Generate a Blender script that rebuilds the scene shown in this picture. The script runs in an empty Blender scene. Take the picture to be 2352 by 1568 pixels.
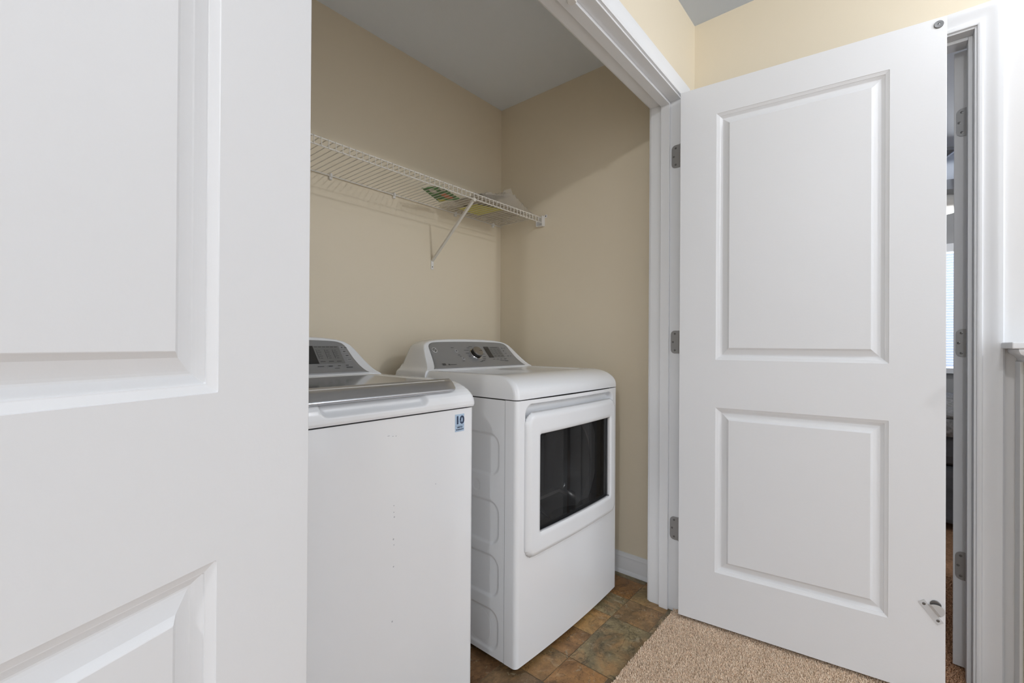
import bpy, bmesh, math, random
import numpy as np
from mathutils import Vector, Matrix
random.seed(7); rng = np.random.default_rng(7)
scene = bpy.context.scene
COL = scene.collection

# ------------------------------------------------------------ camera
IMG_W = 2352
cd = bpy.data.cameras.new('camera'); cam = bpy.data.objects.new('camera', cd); COL.objects.link(cam)
F = Vector((0.76140368, 0.64826889, 0.00344702)); R = Vector((0.64824526, -0.76140789, 0.0060091)); U = Vector((-0.0065201, 0.00234084, 0.999976))
cam.matrix_world = Matrix(((R.x, U.x, -F.x, 0), (R.y, U.y, -F.y, 0), (R.z, U.z, -F.z, 1.0699), (0, 0, 0, 1)))
cd.sensor_fit = 'HORIZONTAL'; cd.sensor_width = 36; cd.lens = 1035.02 * 36 / IMG_W
cd.shift_y = 2.95 / IMG_W; cd.clip_start = 0.02; cd.clip_end = 60
scene.camera = cam

# ------------------------------------------------------------ world, lamps, exposure
w = bpy.data.worlds.new('world'); scene.world = w; w.use_nodes = True
wt = w.node_tree; wc = wt.nodes.new('ShaderNodeTexCoord'); wx = wt.nodes.new('ShaderNodeSeparateXYZ'); wr = wt.nodes.new('ShaderNodeValToRGB')
wt.links.new(wc.outputs['Generated'], wx.inputs[0]); wt.links.new(wx.outputs['Z'], wr.inputs['Fac']); wt.links.new(wr.outputs['Color'], wt.nodes['Background'].inputs[0])
we = wr.color_ramp.elements; we[0].position = 0.0; we[0].color = (0.66, 0.68, 0.70, 1); we[1].position = 0.04; we[1].color = (0.90, 0.94, 1.0, 1)   # ground a little dimmer than the overcast sky
w.node_tree.nodes['Background'].inputs[1].default_value = 1.7
vs = scene.view_settings
vs.view_transform = 'Standard'; vs.look = 'None'; vs.gamma = 1; vs.exposure = 0.0; vs.use_curve_mapping = False
LAMPS = [((1.42, -0.42, 2.33), 6.0), ((-1.3, -0.32, 2.33), 38.0), ((1.45, -1.5, 2.33), 31.0)]
def lamp(loc, power, radius=0.032, col=(0.985, 0.99, 1.0)):
    l = bpy.data.lights.new('ceiling_lamp_light', 'POINT'); l.energy = power; l.shadow_soft_size = radius; l.color = col
    o = bpy.data.objects.new('ceiling_lamp_light', l); o.location = loc; COL.objects.link(o); return o

# ------------------------------------------------------------ materials
def mat(name, color, rough=0.5, metal=0.0, spec=0.5, coat=0.0, bump=None, var=None):
    m = bpy.data.materials.new(name); m.use_nodes = True
    nt = m.node_tree; b = nt.nodes['Principled BSDF']
    b.inputs['Base Color'].default_value = (*color, 1); b.inputs['Roughness'].default_value = rough
    b.inputs['Metallic'].default_value = metal; b.inputs['Specular IOR Level'].default_value = spec
    b.inputs['Coat Weight'].default_value = coat; b.inputs['Coat Roughness'].default_value = 0.06
    tc = nt.nodes.new('ShaderNodeTexCoord')
    if bump:
        sc, st, dist = bump
        n = nt.nodes.new('ShaderNodeTexNoise'); n.inputs['Scale'].default_value = sc; n.inputs['Detail'].default_value = 4
        nt.links.new(tc.outputs['Object'], n.inputs['Vector'])
        bp = nt.nodes.new('ShaderNodeBump'); bp.inputs['Strength'].default_value = st; bp.inputs['Distance'].default_value = dist
        nt.links.new(n.outputs['Fac'], bp.inputs['Height']); nt.links.new(bp.outputs['Normal'], b.inputs['Normal'])
    if var:
        sc, amt = var
        n = nt.nodes.new('ShaderNodeTexNoise'); n.inputs['Scale'].default_value = sc; n.inputs['Detail'].default_value = 5
        nt.links.new(tc.outputs['Object'], n.inputs['Vector'])
        r = nt.nodes.new('ShaderNodeValToRGB')
        r.color_ramp.elements[0].position = 0.3; r.color_ramp.elements[1].position = 0.7
        r.color_ramp.elements[0].color = (*[c * (1 - amt) for c in color], 1); r.color_ramp.elements[1].color = (*[min(1, c * (1 + amt)) for c in color], 1)
        nt.links.new(n.outputs['Fac'], r.inputs['Fac']); nt.links.new(r.outputs['Color'], b.inputs['Base Color'])
    return m
M = {}
M['trim'] = mat('white_trim_paint', (0.825, 0.84, 0.86), 0.38, bump=(60, 0.05, 0.002))
M['door'] = mat('white_door_paint', (0.79, 0.80, 0.815), 0.42, bump=(150, 0.10, 0.0015))
M['wall'] = mat('cream_wall_paint', (0.81, 0.725, 0.57), 0.6, bump=(260, 0.10, 0.0015))
M['whitewall'] = mat('white_wall_paint', (0.80, 0.80, 0.80), 0.6, bump=(260, 0.08, 0.001))
M['ceil_hall'] = mat('hall_ceiling_paint', (0.59, 0.65, 0.74), 0.9, bump=(200, 0.15, 0.002))  # same paint as the closet ceiling, darkened to imitate dimmer light in the hall
M['ceil'] = mat('flat_ceiling_paint', (0.83, 0.90, 0.99), 0.9, bump=(200, 0.15, 0.002))  # same ceiling paint, lightened and cooled to imitate more light in the closet
M['enamel'] = mat('white_enamel', (0.83, 0.845, 0.865), 0.22, coat=0.5)
M['side'] = mat('white_side_enamel', (0.82, 0.835, 0.855), 0.35)
M['gap'] = mat('dark_gap', (0.03, 0.03, 0.03), 0.8)
M['silver'] = mat('silver_console', (0.30, 0.305, 0.31), 0.32, metal=0.25, coat=0.3)
M['display'] = mat('display_window', (0.035, 0.035, 0.035), 0.15)
M['chrome'] = mat('polished_chrome', (0.58, 0.58, 0.58), 0.14, metal=0.85)
M['brush'] = mat('brushed_metal', (0.50, 0.51, 0.53), 0.24, metal=0.75)
M['badge'] = mat('bright_badge', (0.72, 0.72, 0.72), 0.3, metal=0.5)
M['knobcap'] = mat('dark_chrome_cap', (0.34, 0.33, 0.325), 0.25, metal=0.9)
M['knobside'] = mat('dark_knob_side', (0.05, 0.045, 0.04), 0.25, metal=0.6)
M['ink'] = mat('dark_print', (0.07, 0.07, 0.07), 0.6)
M['pale'] = mat('pale_button', (0.36, 0.36, 0.37), 0.4)
M['panelgrey'] = mat('display_field', (0.19, 0.19, 0.185), 0.35)
M['hinge'] = mat('satin_nickel_hinge', (0.36, 0.36, 0.36), 0.45, metal=0.7)
M['screw'] = mat('steel_screw', (0.20, 0.20, 0.20), 0.35, metal=0.9)
M['wire'] = mat('white_vinyl_wire', (0.80, 0.77, 0.71), 0.4)
M['plastic'] = mat('white_plastic', (0.82, 0.81, 0.79), 0.4)
M['bracket'] = mat('pale_grey_metal', (0.60, 0.605, 0.61), 0.4)
M['navy'] = mat('navy_ink', (0.03, 0.05, 0.10), 0.5)
M['sticker'] = mat('pale_blue_sticker', (0.42, 0.55, 0.70), 0.35)
M['scuff'] = mat('grey_scuff', (0.45, 0.46, 0.50), 0.5)
M['black'] = mat('black_plastic', (0.02, 0.02, 0.02), 0.5)
M['lidglass'] = mat('grey_lid_glass', (0.22, 0.225, 0.235), 0.10, spec=0.5, coat=0.3)
M['drum'] = mat('drum_grey', (0.30, 0.30, 0.30), 0.35, metal=0.3)
M['bowl'] = mat('smoky_bowl', (0.10, 0.10, 0.10), 0.12)
M['paper'] = mat('booklet_paper', (0.50, 0.45, 0.38), 0.7, var=(30, 0.15))
M['yellow'] = mat('yellow_cover', (0.62, 0.58, 0.14), 0.5)
M['green'] = mat('green_print', (0.07, 0.22, 0.06), 0.35, var=(28, 0.6))
M['redprint'] = mat('salmon_print', (0.62, 0.22, 0.12), 0.5)
M['cream'] = mat('pale_print', (0.70, 0.68, 0.60), 0.5)
M['bedding'] = mat('grey_throw', (0.22, 0.215, 0.21), 0.9, bump=(20, 0.6, 0.02), var=(60, 0.3))
M['darkbed'] = mat('dark_bed_fabric', (0.07, 0.07, 0.075), 0.9, var=(12, 0.3))
M['fanblade'] = mat('dark_fan_blade', (0.06, 0.055, 0.05), 0.4)
M['globe'] = mat('frosted_globe', (0.85, 0.84, 0.8), 0.3)
M['greywall'] = mat('grey_bedroom_paint', (0.42, 0.42, 0.42), 0.7)
M['blind'] = mat('white_blind', (0.80, 0.82, 0.86), 0.5)

def noise_floor(name, cols, scale, bumpd=0.004, rough=0.95):
    m = bpy.data.materials.new(name); m.use_nodes = True; nt = m.node_tree; b = nt.nodes['Principled BSDF']
    b.inputs['Roughness'].default_value = rough; b.inputs['Specular IOR Level'].default_value = 0.1
    tc = nt.nodes.new('ShaderNodeTexCoord'); n = nt.nodes.new('ShaderNodeTexNoise')
    n.inputs['Scale'].default_value = scale; n.inputs['Detail'].default_value = 6; n.inputs['Roughness'].default_value = 0.75
    nt.links.new(tc.outputs['Object'], n.inputs['Vector'])
    r = nt.nodes.new('ShaderNodeValToRGB'); e = r.color_ramp.elements
    e[0].position = 0.32; e[1].position = 0.68; e[0].color = (*cols[0], 1); e[1].color = (*cols[1], 1)
    nt.links.new(n.outputs['Fac'], r.inputs['Fac']); nt.links.new(r.outputs['Color'], b.inputs['Base Color'])
    bp = nt.nodes.new('ShaderNodeBump'); bp.inputs['Distance'].default_value = bumpd; bp.inputs['Strength'].default_value = 0.8
    nt.links.new(n.outputs['Fac'], bp.inputs['Height']); nt.links.new(bp.outputs['Normal'], b.inputs['Normal'])
    return m
M['carpet'] = noise_floor('beige_carpet_base', ((0.34, 0.23, 0.15), (0.66, 0.49, 0.35)), 260)
M['carpet_brown'] = noise_floor('brown_carpet', ((0.28, 0.14, 0.07), (0.58, 0.33, 0.19)), 90)

def attr_mat(name, rough, spec=0.3, kind='tuft'):
    m = bpy.data.materials.new(name); m.use_nodes = True; nt = m.node_tree; b = nt.nodes['Principled BSDF']
    b.inputs['Roughness'].default_value = rough; b.inputs['Specular IOR Level'].default_value = spec
    a = nt.nodes.new('ShaderNodeAttribute'); a.attribute_name = 'tint'
    if kind == 'tuft':
        nt.links.new(a.outputs['Color'], b.inputs['Base Color']); return m
    # slate: per tile tint mixed with layered noise veins
    tc = nt.nodes.new('ShaderNodeTexCoord')
    vm = nt.nodes.new('ShaderNodeVectorMath'); vm.operation = 'ADD'
    a2 = nt.nodes.new('ShaderNodeAttribute'); a2.attribute_name = 'seed'
    nt.links.new(tc.outputs['Object'], vm.inputs[0]); nt.links.new(a2.outputs['Vector'], vm.inputs[1])
    def noise(sc, det, ro, dist=0):
        n = nt.nodes.new('ShaderNodeTexNoise'); n.inputs['Scale'].default_value = sc; n.inputs['Detail'].default_value = det
        n.inputs['Roughness'].default_value = ro; n.inputs['Distortion'].default_value = dist
        nt.links.new(vm.outputs[0], n.inputs['Vector']); return n
    def ramp(src, p0, p1, c0, c1):
        r = nt.nodes.new('ShaderNodeValToRGB'); e = r.color_ramp.elements
        e[0].position = p0; e[1].position = p1; e[0].color = (*c0, 1); e[1].color = (*c1, 1)
        nt.links.new(src, r.inputs['Fac']); return r
    def mix(fac, c1, c2, mode='MIX'):
        x = nt.nodes.new('ShaderNodeMix'); x.data_type = 'RGBA'; x.blend_type = mode
        if isinstance(fac, float): x.inputs[0].default_value = fac
        else: nt.links.new(fac, x.inputs[0])
        for s, c in ((6, c1), (7, c2)):
            if isinstance(c, tuple): x.inputs[s].default_value = (*c, 1)
            else: nt.links.new(c, x.inputs[s])
        return x.outputs[2]
    n1 = noise(9, 7, 0.65, 1.2); n2 = noise(16, 6, 0.6, 2.5); n3 = noise(70, 8, 0.8, 0.3); n4 = noise(5, 4, 0.5, 1.5)
    c = mix(ramp(n1.outputs['Fac'], 0.38, 0.66, (0.5, 0.5, 0.5), (1.5, 1.45, 1.35)).outputs['Color'], a.outputs['Color'], a.outputs['Color'])
    c = mix(1.0, a.outputs['Color'], ramp(n1.outputs['Fac'], 0.35, 0.68, (0.55, 0.52, 0.5), (1.45, 1.4, 1.35)).outputs['Color'], 'MULTIPLY')
    c = mix(ramp(n2.outputs['Fac'], 0.57, 0.66, (0, 0, 0), (0.65, 0.65, 0.65)).outputs['Color'], c, (0.34, 0.29, 0.19))
    c = mix(ramp(n4.outputs['Fac'], 0.52, 0.68, (0, 0, 0), (0.6, 0.6, 0.6)).outputs['Color'], c, (0.42, 0.22, 0.08))
    c = mix(1.0, c, ramp(n3.outputs['Fac'], 0.3, 0.7, (0.65, 0.65, 0.65), (1.3, 1.3, 1.3)).outputs['Color'], 'MULTIPLY')
    # crack like veins
    n5 = noise(4.5, 5, 0.6, 2.0)
    ma = nt.nodes.new('ShaderNodeMath'); ma.operation = 'SUBTRACT'; ma.inputs[1].default_value = 0.5; nt.links.new(n5.outputs['Fac'], ma.inputs[0])
    mb = nt.nodes.new('ShaderNodeMath'); mb.operation = 'ABSOLUTE'; nt.links.new(ma.outputs[0], mb.inputs[0])
    vein = ramp(mb.outputs[0], 0.0, 0.010, (0.45, 0.45, 0.45), (1, 1, 1))
    c = mix(1.0, c, vein.outputs['Color'], 'MULTIPLY')
    nt.links.new(c, b.inputs['Base Color'])
    bp = nt.nodes.new('ShaderNodeBump'); bp.inputs['Strength'].default_value = 0.35; bp.inputs['Distance'].default_value = 0.003
    nt.links.new(n3.outputs['Fac'], bp.inputs['Height']); nt.links.new(bp.outputs['Normal'], b.inputs['Normal'])
    return m
M['tuft'] = attr_mat('carpet_yarn', 0.95, 0.1)
M['slate'] = attr_mat('slate_vinyl', 0.38, 0.4, 'slate')

def trans_mat(name, color, rough, alpha, tcol=(1, 1, 1)):
    m = bpy.data.materials.new(name); m.use_nodes = True; nt = m.node_tree
    b = nt.nodes['Principled BSDF']; out = nt.nodes['Material Output']
    b.inputs['Base Color'].default_value = (*color, 1); b.inputs['Roughness'].default_value = rough; b.inputs['Specular IOR Level'].default_value = 0.6
    t = nt.nodes.new('ShaderNodeBsdfTransparent'); t.inputs[0].default_value = (*tcol, 1)
    x = nt.nodes.new('ShaderNodeMixShader'); x.inputs[0].default_value = alpha
    nt.links.new(t.outputs[0], x.inputs[1]); nt.links.new(b.outputs[0], x.inputs[2]); nt.links.new(x.outputs[0], out.inputs[0])
    return m
M['glass'] = trans_mat('tinted_door_glass', (0.012, 0.012, 0.013), 0.03, 0.45, (0.62, 0.62, 0.62))
M['bag'] = trans_mat('clear_plastic_film', (0.66, 0.61, 0.53), 0.13, 0.42)

m_ = M['blind']; nt_ = m_.node_tree; tl = nt_.nodes.new('ShaderNodeBsdfTranslucent'); tl.inputs[0].default_value = (0.85, 0.88, 0.95, 1)
mx_ = nt_.nodes.new('ShaderNodeMixShader'); mx_.inputs[0].default_value = 0.6; nt_.links.new(nt_.nodes['Principled BSDF'].outputs[0], mx_.inputs[1]); nt_.links.new(tl.outputs[0], mx_.inputs[2]); nt_.links.new(mx_.outputs[0], nt_.nodes['Material Output'].inputs[0])
def emis(name, color, st):
    m = bpy.data.materials.new(name); m.use_nodes = True; b = m.node_tree.nodes['Principled BSDF']
    b.inputs['Base Color'].default_value = (*color, 1); b.inputs['Emission Color'].default_value = (*color, 1); b.inputs['Emission Strength'].default_value = st
    return m
M['daylight'] = emis('daylit_window_glass', (0.80, 0.87, 1.0), 1.6)
M['lampglow'] = emis('lit_lamp_diffuser', (1.0, 0.96, 0.9), 3.0)

# ------------------------------------------------------------ mesh helpers
def obj(name, verts, faces, m, parent=None, smooth=None, merge=None, loc=None, rotz=None):
    me = bpy.data.meshes.new(name); me.from_pydata([tuple(v) for v in verts], [], [tuple(f) for f in faces]); me.validate()
    if merge:
        bm = bmesh.new(); bm.from_mesh(me); bmesh.ops.remove_doubles(bm, verts=bm.verts, dist=merge)
        bmesh.ops.recalc_face_normals(bm, faces=bm.faces); bm.to_mesh(me); bm.free()
    if isinstance(m, (list, tuple)):
        for x in m: me.materials.append(x)
    else: me.materials.append(m)
    if smooth is not None:
        me.polygons.foreach_set('use_smooth', [True] * len(me.polygons)); me.set_sharp_from_angle(angle=math.radians(smooth))
    o = bpy.data.objects.new(name, me); COL.objects.link(o)
    if parent: o.parent = parent
    if loc is not None: o.location = loc
    if rotz is not None: o.rotation_euler[2] = rotz
    return o
def empty(name, loc, rotz=0, parent=None):
    o = bpy.data.objects.new(name, None); o.empty_display_size = 0.1; COL.objects.link(o); o.location = loc; o.rotation_euler[2] = rotz
    if parent: o.parent = parent
    return o
def tag(o, label=None, cat=None, group=None, kind=None):
    if label: o['label'] = label
    if cat: o['category'] = cat
    if group: o['group'] = group
    if kind: o['kind'] = kind
    return o
def struct(o, label=None): return tag(o, label, kind='structure')
class MB:
    def __init__(s): s.v = []; s.f = []
    def add(s, v, f):
        n = len(s.v); s.v += [tuple(x) for x in v]; s.f += [tuple(i + n for i in q) for q in f]; return s
    def box(s, x0, x1, y0, y1, z0, z1):
        return s.add([(x0,y0,z0),(x1,y0,z0),(x1,y1,z0),(x0,y1,z0),(x0,y0,z1),(x1,y0,z1),(x1,y1,z1),(x0,y1,z1)],
                     [(0,3,2,1),(4,5,6,7),(0,1,5,4),(1,2,6,5),(2,3,7,6),(3,0,4,7)])
    def tube(s, pts, r, n=8, cap=True):
        pts = [Vector(p) for p in pts]; V = []; Fc = []
        up = None
        for i, p in enumerate(pts):
            d = (pts[min(i+1, len(pts)-1)] - pts[max(i-1, 0)]).normalized()
            if up is None: up = Vector((0,0,1)) if abs(d.z) < 0.9 else Vector((1,0,0))
            a = d.cross(up).normalized(); b = a.cross(d).normalized(); up = b
            for k in range(n):
                t = 2*math.pi*k/n; V.append(p + (a*math.cos(t) + b*math.sin(t))*r)
        for i in range(len(pts)-1):
            for k in range(n):
                Fc.append((i*n+k, i*n+(k+1)%n, (i+1)*n+(k+1)%n, (i+1)*n+k))
        if cap: Fc.append(tuple(range(n))[::-1]); Fc.append(tuple((len(pts)-1)*n + k for k in range(n)))
        return s.add(V, Fc)
    def disc(s, c, nrm, prof, n=24, u=None):
        """lathe: prof list of (radius, height along nrm)"""
        nrm = Vector(nrm).normalized(); c = Vector(c)
        a = nrm.orthogonal().normalized() if u is None else Vector(u).normalized(); b = nrm.cross(a)
        V = []; Fc = []
        for (r, h) in prof:
            for k in range(n):
                t = 2*math.pi*k/n; V.append(c + nrm*h + (a*math.cos(t)+b*math.sin(t))*r)
        for i in range(len(prof)-1):
            for k in range(n): Fc.append((i*n+k, i*n+(k+1)%n, (i+1)*n+(k+1)%n, (i+1)*n+k))
        Fc.append(tuple((len(prof)-1)*n+k for k in range(n)))
        return s.add(V, Fc)
    def build(s, name, m, parent=None, **k): return obj(name, s.v, s.f, m, parent, **k)
def bevel(o, wd, seg=2, ang=40):
    b = o.modifiers.new('bevel', 'BEVEL'); b.width = wd; b.segments = seg; b.limit_method = 'ANGLE'; b.angle_limit = math.radians(ang); b.harden_normals = False
    return o
def box(name, x0, x1, y0, y1, z0, z1, m, parent=None, bev=0):
    o = MB().box(x0, x1, y0, y1, z0, z1).build(name, m, parent)
    if bev: bevel(o, bev)
    return o
def grid(fn, us, vs_, hole=None):
    V = [fn(u, v) for v in vs_ for u in us]; nu = len(us); Fc = []
    for j in range(len(vs_)-1):
        for i in range(nu-1):
            if hole and hole((us[i]+us[i+1])/2, (vs_[j]+vs_[j+1])/2): continue
            Fc.append((j*nu+i, j*nu+i+1, (j+1)*nu+i+1, (j+1)*nu+i))
    return V, Fc
def lin(a, b, n): return [a + (b-a)*i/(n-1) for i in range(n)]
def sweep(prof, path, close=False):
    """prof: list of 2D (a,b); path: list of (origin, A axis, B axis)"""
    V = []; n = len(prof); Fc = []
    for (o, A, B) in path:
        for (a, b) in prof: V.append(Vector(o) + Vector(A)*a + Vector(B)*b)
    for i in range(len(path)-1):
        for k in range(n if close else n-1): Fc.append((i*n+k, i*n+(k+1)%n, (i+1)*n+(k+1)%n, (i+1)*n+k))
    if close: Fc.append(tuple(range(n))[::-1]); Fc.append(tuple((len(path)-1)*n+k for k in range(n)))
    return V, Fc
def interp(x, pts):
    if x <= pts[0][0]: return pts[0][1]
    for (a, fa), (b, fb) in zip(pts, pts[1:]):
        if x <= b: return fa + (fb-fa)*(x-a)/(b-a)
    return pts[-1][1]
def sstep(a, b, x):
    t = min(1, max(0, (x-a)/(b-a))); return t*t*(3-2*t)
def sd_rrect(x, y, cx, cy, hx, hy, r):
    qx = abs(x-cx)-hx+r; qy = abs(y-cy)-hy+r
    return math.hypot(max(qx,0), max(qy,0)) + min(max(qx,qy),0) - r
def text_mesh(s, size, bold=0.0):
    c = bpy.data.curves.new('lettering', 'FONT'); c.body = s; c.size = size; c.align_x = 'CENTER'; c.align_y = 'CENTER'; c.extrude = 0.0002; c.offset = bold
    o = bpy.data.objects.new('lettering', c); COL.objects.link(o)
    dg = bpy.context.evaluated_depsgraph_get(); dg.update()
    me = bpy.data.meshes.new_from_object(o.evaluated_get(dg)); bpy.data.objects.remove(o); bpy.data.curves.remove(c)
    V = [v.co.copy() for v in me.vertices]; Fc = [tuple(p.vertices) for p in me.polygons]; bpy.data.meshes.remove(me)
    return V, Fc

# ------------------------------------------------------------ dimensions (metres)
XL, XR, YB, ZC = 0.11, 1.967, 1.766, 2.44          # closet left, right, back, ceiling
YF, YJ = 0.660, 0.783                               # front wall hall face, closet face
X0, X1, ZH = 0.268, 1.812, 2.060                    # opening
XW = 1.974                                          # hall right wall
DY0, DY1 = -0.183, 0.585                            # bedroom doorway in the right wall
XB = 2.088                                          # bedroom side of that wall
HX0, HY0 = -2.6, -2.6

# ------------------------------------------------------------ setting: shell
struct(box('wall_back', XL-0.1, XR+0.1, YB, YB+0.1, 0, ZC, M['wall']))
struct(box('wall_closet_left', XL-0.1, XL, YJ, YB, 0, ZC, M['wall']))
struct(box('wall_closet_right', XR, XR+0.1, YJ-0.02, YB, 0, ZC, M['wall']))
mb = MB(); mb.box(HX0, X0-0.018, YF, YJ, 0, ZC); mb.box(X1+0.018, XW+0.1, YF, YJ-0.001, 0, ZC); mb.box(X0-0.018, X1+0.018, YF, YJ, ZH+0.018, ZC)
struct(mb.build('wall_front', M['wall']))
mb = MB(); mb.box(XW, XB, DY1+0.02, YF, 0, ZC); mb.box(XW, XB, DY0-0.02, DY1+0.02, 2.068, ZC); mb.box(XW, XB, -0.246, DY0-0.02, 0, ZC)
struct(mb.build('wall_right', M['wall']))
struct(box('wall_stair', XW-0.002, XB, -0.95, -0.246, 0, ZC, M['whitewall']))
struct(box('wall_left', HX0-0.1, HX0, 0.0, YF, 0, ZC, M['wall']))
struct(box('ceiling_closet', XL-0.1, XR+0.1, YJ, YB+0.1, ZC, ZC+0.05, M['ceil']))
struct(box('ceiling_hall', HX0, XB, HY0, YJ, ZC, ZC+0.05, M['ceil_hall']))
struct(box('wall_rear', HX0, -1.6, HY0-0.1, HY0, 0, ZC, M['wall']))

# closet floor : slate vinyl tiles with grout gaps, one mesh
T = 0.152; gx, gy = 1.310, 0.850; g = 0.0011
palette = [(0.213,0.138,0.065),(0.263,0.162,0.065),(0.194,0.156,0.085),(0.237,0.198,0.110),(0.300,0.156,0.050),(0.175,0.120,0.060),(0.231,0.168,0.085)]
fixed = {(0,-1,2):(0.206,0.168,0.090), (1,0,1):(0.425,0.264,0.100), (2,0,1):(0.263,0.210,0.110), (2,-1,1):(0.200,0.132,0.065), (3,0,1):(0.288,0.144,0.045),
         (0,0,1):(0.250,0.138,0.055), (-1,-1,1):(0.275,0.144,0.050), (-1,0,1):(0.200,0.132,0.060), (-2,1,1):(0.188,0.102,0.045), (-2,0,1):(0.188,0.120,0.060), (3,-1,1):(0.325,0.240,0.110)}
V = []; Fc = []; tints = []; seeds = []
def tile(x0, x1, y0, y1, c):
    x0 = max(x0, XL); x1 = min(x1, XR); y0 = max(y0, 0.655); y1 = min(y1, YB)
    if x1-x0 < 0.004 or y1-y0 < 0.004: return
    n = len(V); V.extend([(x0+g,y0+g,0.0006),(x1-g,y0+g,0.0006),(x1-g,y1-g,0.0006),(x0+g,y1-g,0.0006)]); Fc.append((n,n+1,n+2,n+3))
    sd = (random.uniform(0,9), random.uniform(0,9), random.uniform(0,9))
    tints.extend([c]*4); seeds.extend([sd]*4)
used = set()
for i in range(-9, 5):
    for j in range(-2, 7):
        if (i,j) in used: continue
        if i == 0 and j == -2: continue
        if (i,j) in ((0,-1),): c = fixed[(0,-1,2)]; tile(gx, gx+2*T, gy-2*T, gy, c); used.add((1,-1)); used.add((0,-2)); used.add((1,-2)); continue
        c = fixed.get((i,j,1)) or random.choice(palette)
        tile(gx+i*T, gx+(i+1)*T, gy+j*T, gy+(j+1)*T, c)
n = len(V); V.extend([(XL,0.64,0),(XR,0.64,0),(XR,YB,0),(XL,YB,0)]); Fc.append((n,n+1,n+2,n+3))
tints.extend([(0.13,0.10,0.06)]*4); seeds.extend([(0,0,0)]*4)
fl = obj('floor', V, Fc, M['slate'])
a = fl.data.attributes.new('tint', 'FLOAT_COLOR', 'POINT'); a.data.foreach_set('color', np.array([(*c,1) for c in tints], dtype=np.float32).ravel())
a = fl.data.attributes.new('seed', 'FLOAT_VECTOR', 'POINT'); a.data.foreach_set('vector', np.array(seeds, dtype=np.float32).ravel())
struct(fl, 'brown slate-look vinyl tile floor in the laundry closet')
struct(box('floor_hall', HX0, XW, HY0, 0.672, -0.05, 0.004, M['carpet']))
struct(box('floor_slab', XL-.1, XR+.1, 0.66, YB+.1, -0.05, -0.001, M['gap']))
struct(box('floor_bedroom', XW, 5.7, -2.4, 1.6, -0.05, 0.004, M['carpet_brown']))

# carpet pile : countless yarn tufts, one object
def pile(name, regions, cols, height, step, label):
    P = []
    for (x0, x1, y0, y1) in regions:
        nx = int((x1-x0)/step); ny = int((y1-y0)/step)
        X, Y = np.meshgrid(np.linspace(x0, x1, nx), np.linspace(y0, y1, ny))
        p = np.stack([X.ravel(), Y.ravel()], 1) + rng.uniform(-step*0.55, step*0.55, (nx*ny, 2)); P.append(p)
    P = np.concatenate(P); n = len(P)
    h = height * rng.uniform(0.72, 1.08, n); lean = rng.normal(0, 0.0022, (n, 2))
    wave = 0.0012*np.sin(P[:,0]*37+P[:,1]*21)+0.001*np.sin(P[:,1]*53-P[:,0]*19); h = h + wave
    r = step*0.62*rng.uniform(0.8, 1.25, n); an = rng.uniform(0, 6.28, n)
    V = np.zeros((n, 7, 3), np.float32)
    for k in range(3):
        ca = np.cos(an+k*2.094); sa = np.sin(an+k*2.094)
        V[:,k,0] = P[:,0]+r*0.8*ca; V[:,k,1] = P[:,1]+r*0.8*sa; V[:,k,2] = 0.002
        V[:,3+k,0] = P[:,0]+lean[:,0]*0.7+r*ca; V[:,3+k,1] = P[:,1]+lean[:,1]*0.7+r*sa; V[:,3+k,2] = h*0.78
    V[:,6,0] = P[:,0]+lean[:,0]; V[:,6,1] = P[:,1]+lean[:,1]; V[:,6,2] = h
    base = (np.arange(n)*7)[:,None]
    tri = []
    for k in range(3):
        k2 = (k+1) % 3
        tri += [[k,k2,3+k2],[k,3+k2,3+k],[3+k,3+k2,6]]
    tri = np.array(tri); Fa = (base[:,:,None] + tri[None]).reshape(-1,3)
    me = bpy.data.meshes.new(name); me.vertices.add(n*7); me.vertices.foreach_set('co', V.reshape(-1))
    me.loops.add(len(Fa)*3); me.loops.foreach_set('vertex_index', Fa.reshape(-1).astype(np.int32))
    me.polygons.add(len(Fa)); me.polygons.foreach_set('loop_start', np.arange(0, len(Fa)*3, 3, dtype=np.int32)); me.polygons.foreach_set('loop_total', np.full(len(Fa), 3, np.int32))
    me.update(); me.validate()
    c = np.array(cols)[rng.integers(0, len(cols), n)] * rng.uniform(0.82, 1.18, (n,1))
    c4 = np.ones((n,7,4), np.float32); c4[:,:,:3] = c[:,None,:]
    at = me.attributes.new('tint', 'FLOAT_COLOR', 'POINT'); at.data.foreach_set('color', c4.reshape(-1))
    me.materials.append(M['tuft']); o = bpy.data.objects.new(name, me); COL.objects.link(o)
    tag(o, label, 'carpet', kind='stuff'); return o
pile('carpet', [(0.62, 1.966, 0.30, 0.674), (1.05, 1.966, -0.12, 0.30), (0.62, 1.05, 0.1, 0.30)],
     [(0.86,0.67,0.50),(0.80,0.60,0.44),(0.92,0.76,0.59),(0.66,0.49,0.34),(0.89,0.71,0.54)], 0.015, 0.0029,
     'beige cut-pile carpet on the hall floor in front of the closet')
pile('carpet', [(1.966, 2.9, -0.26, -0.02)], [(0.62,0.37,0.22),(0.52,0.29,0.17),(0.70,0.43,0.27)], 0.012, 0.0048,
     'brown cut-pile carpet seen through the gap beside the bedroom door')

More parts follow.
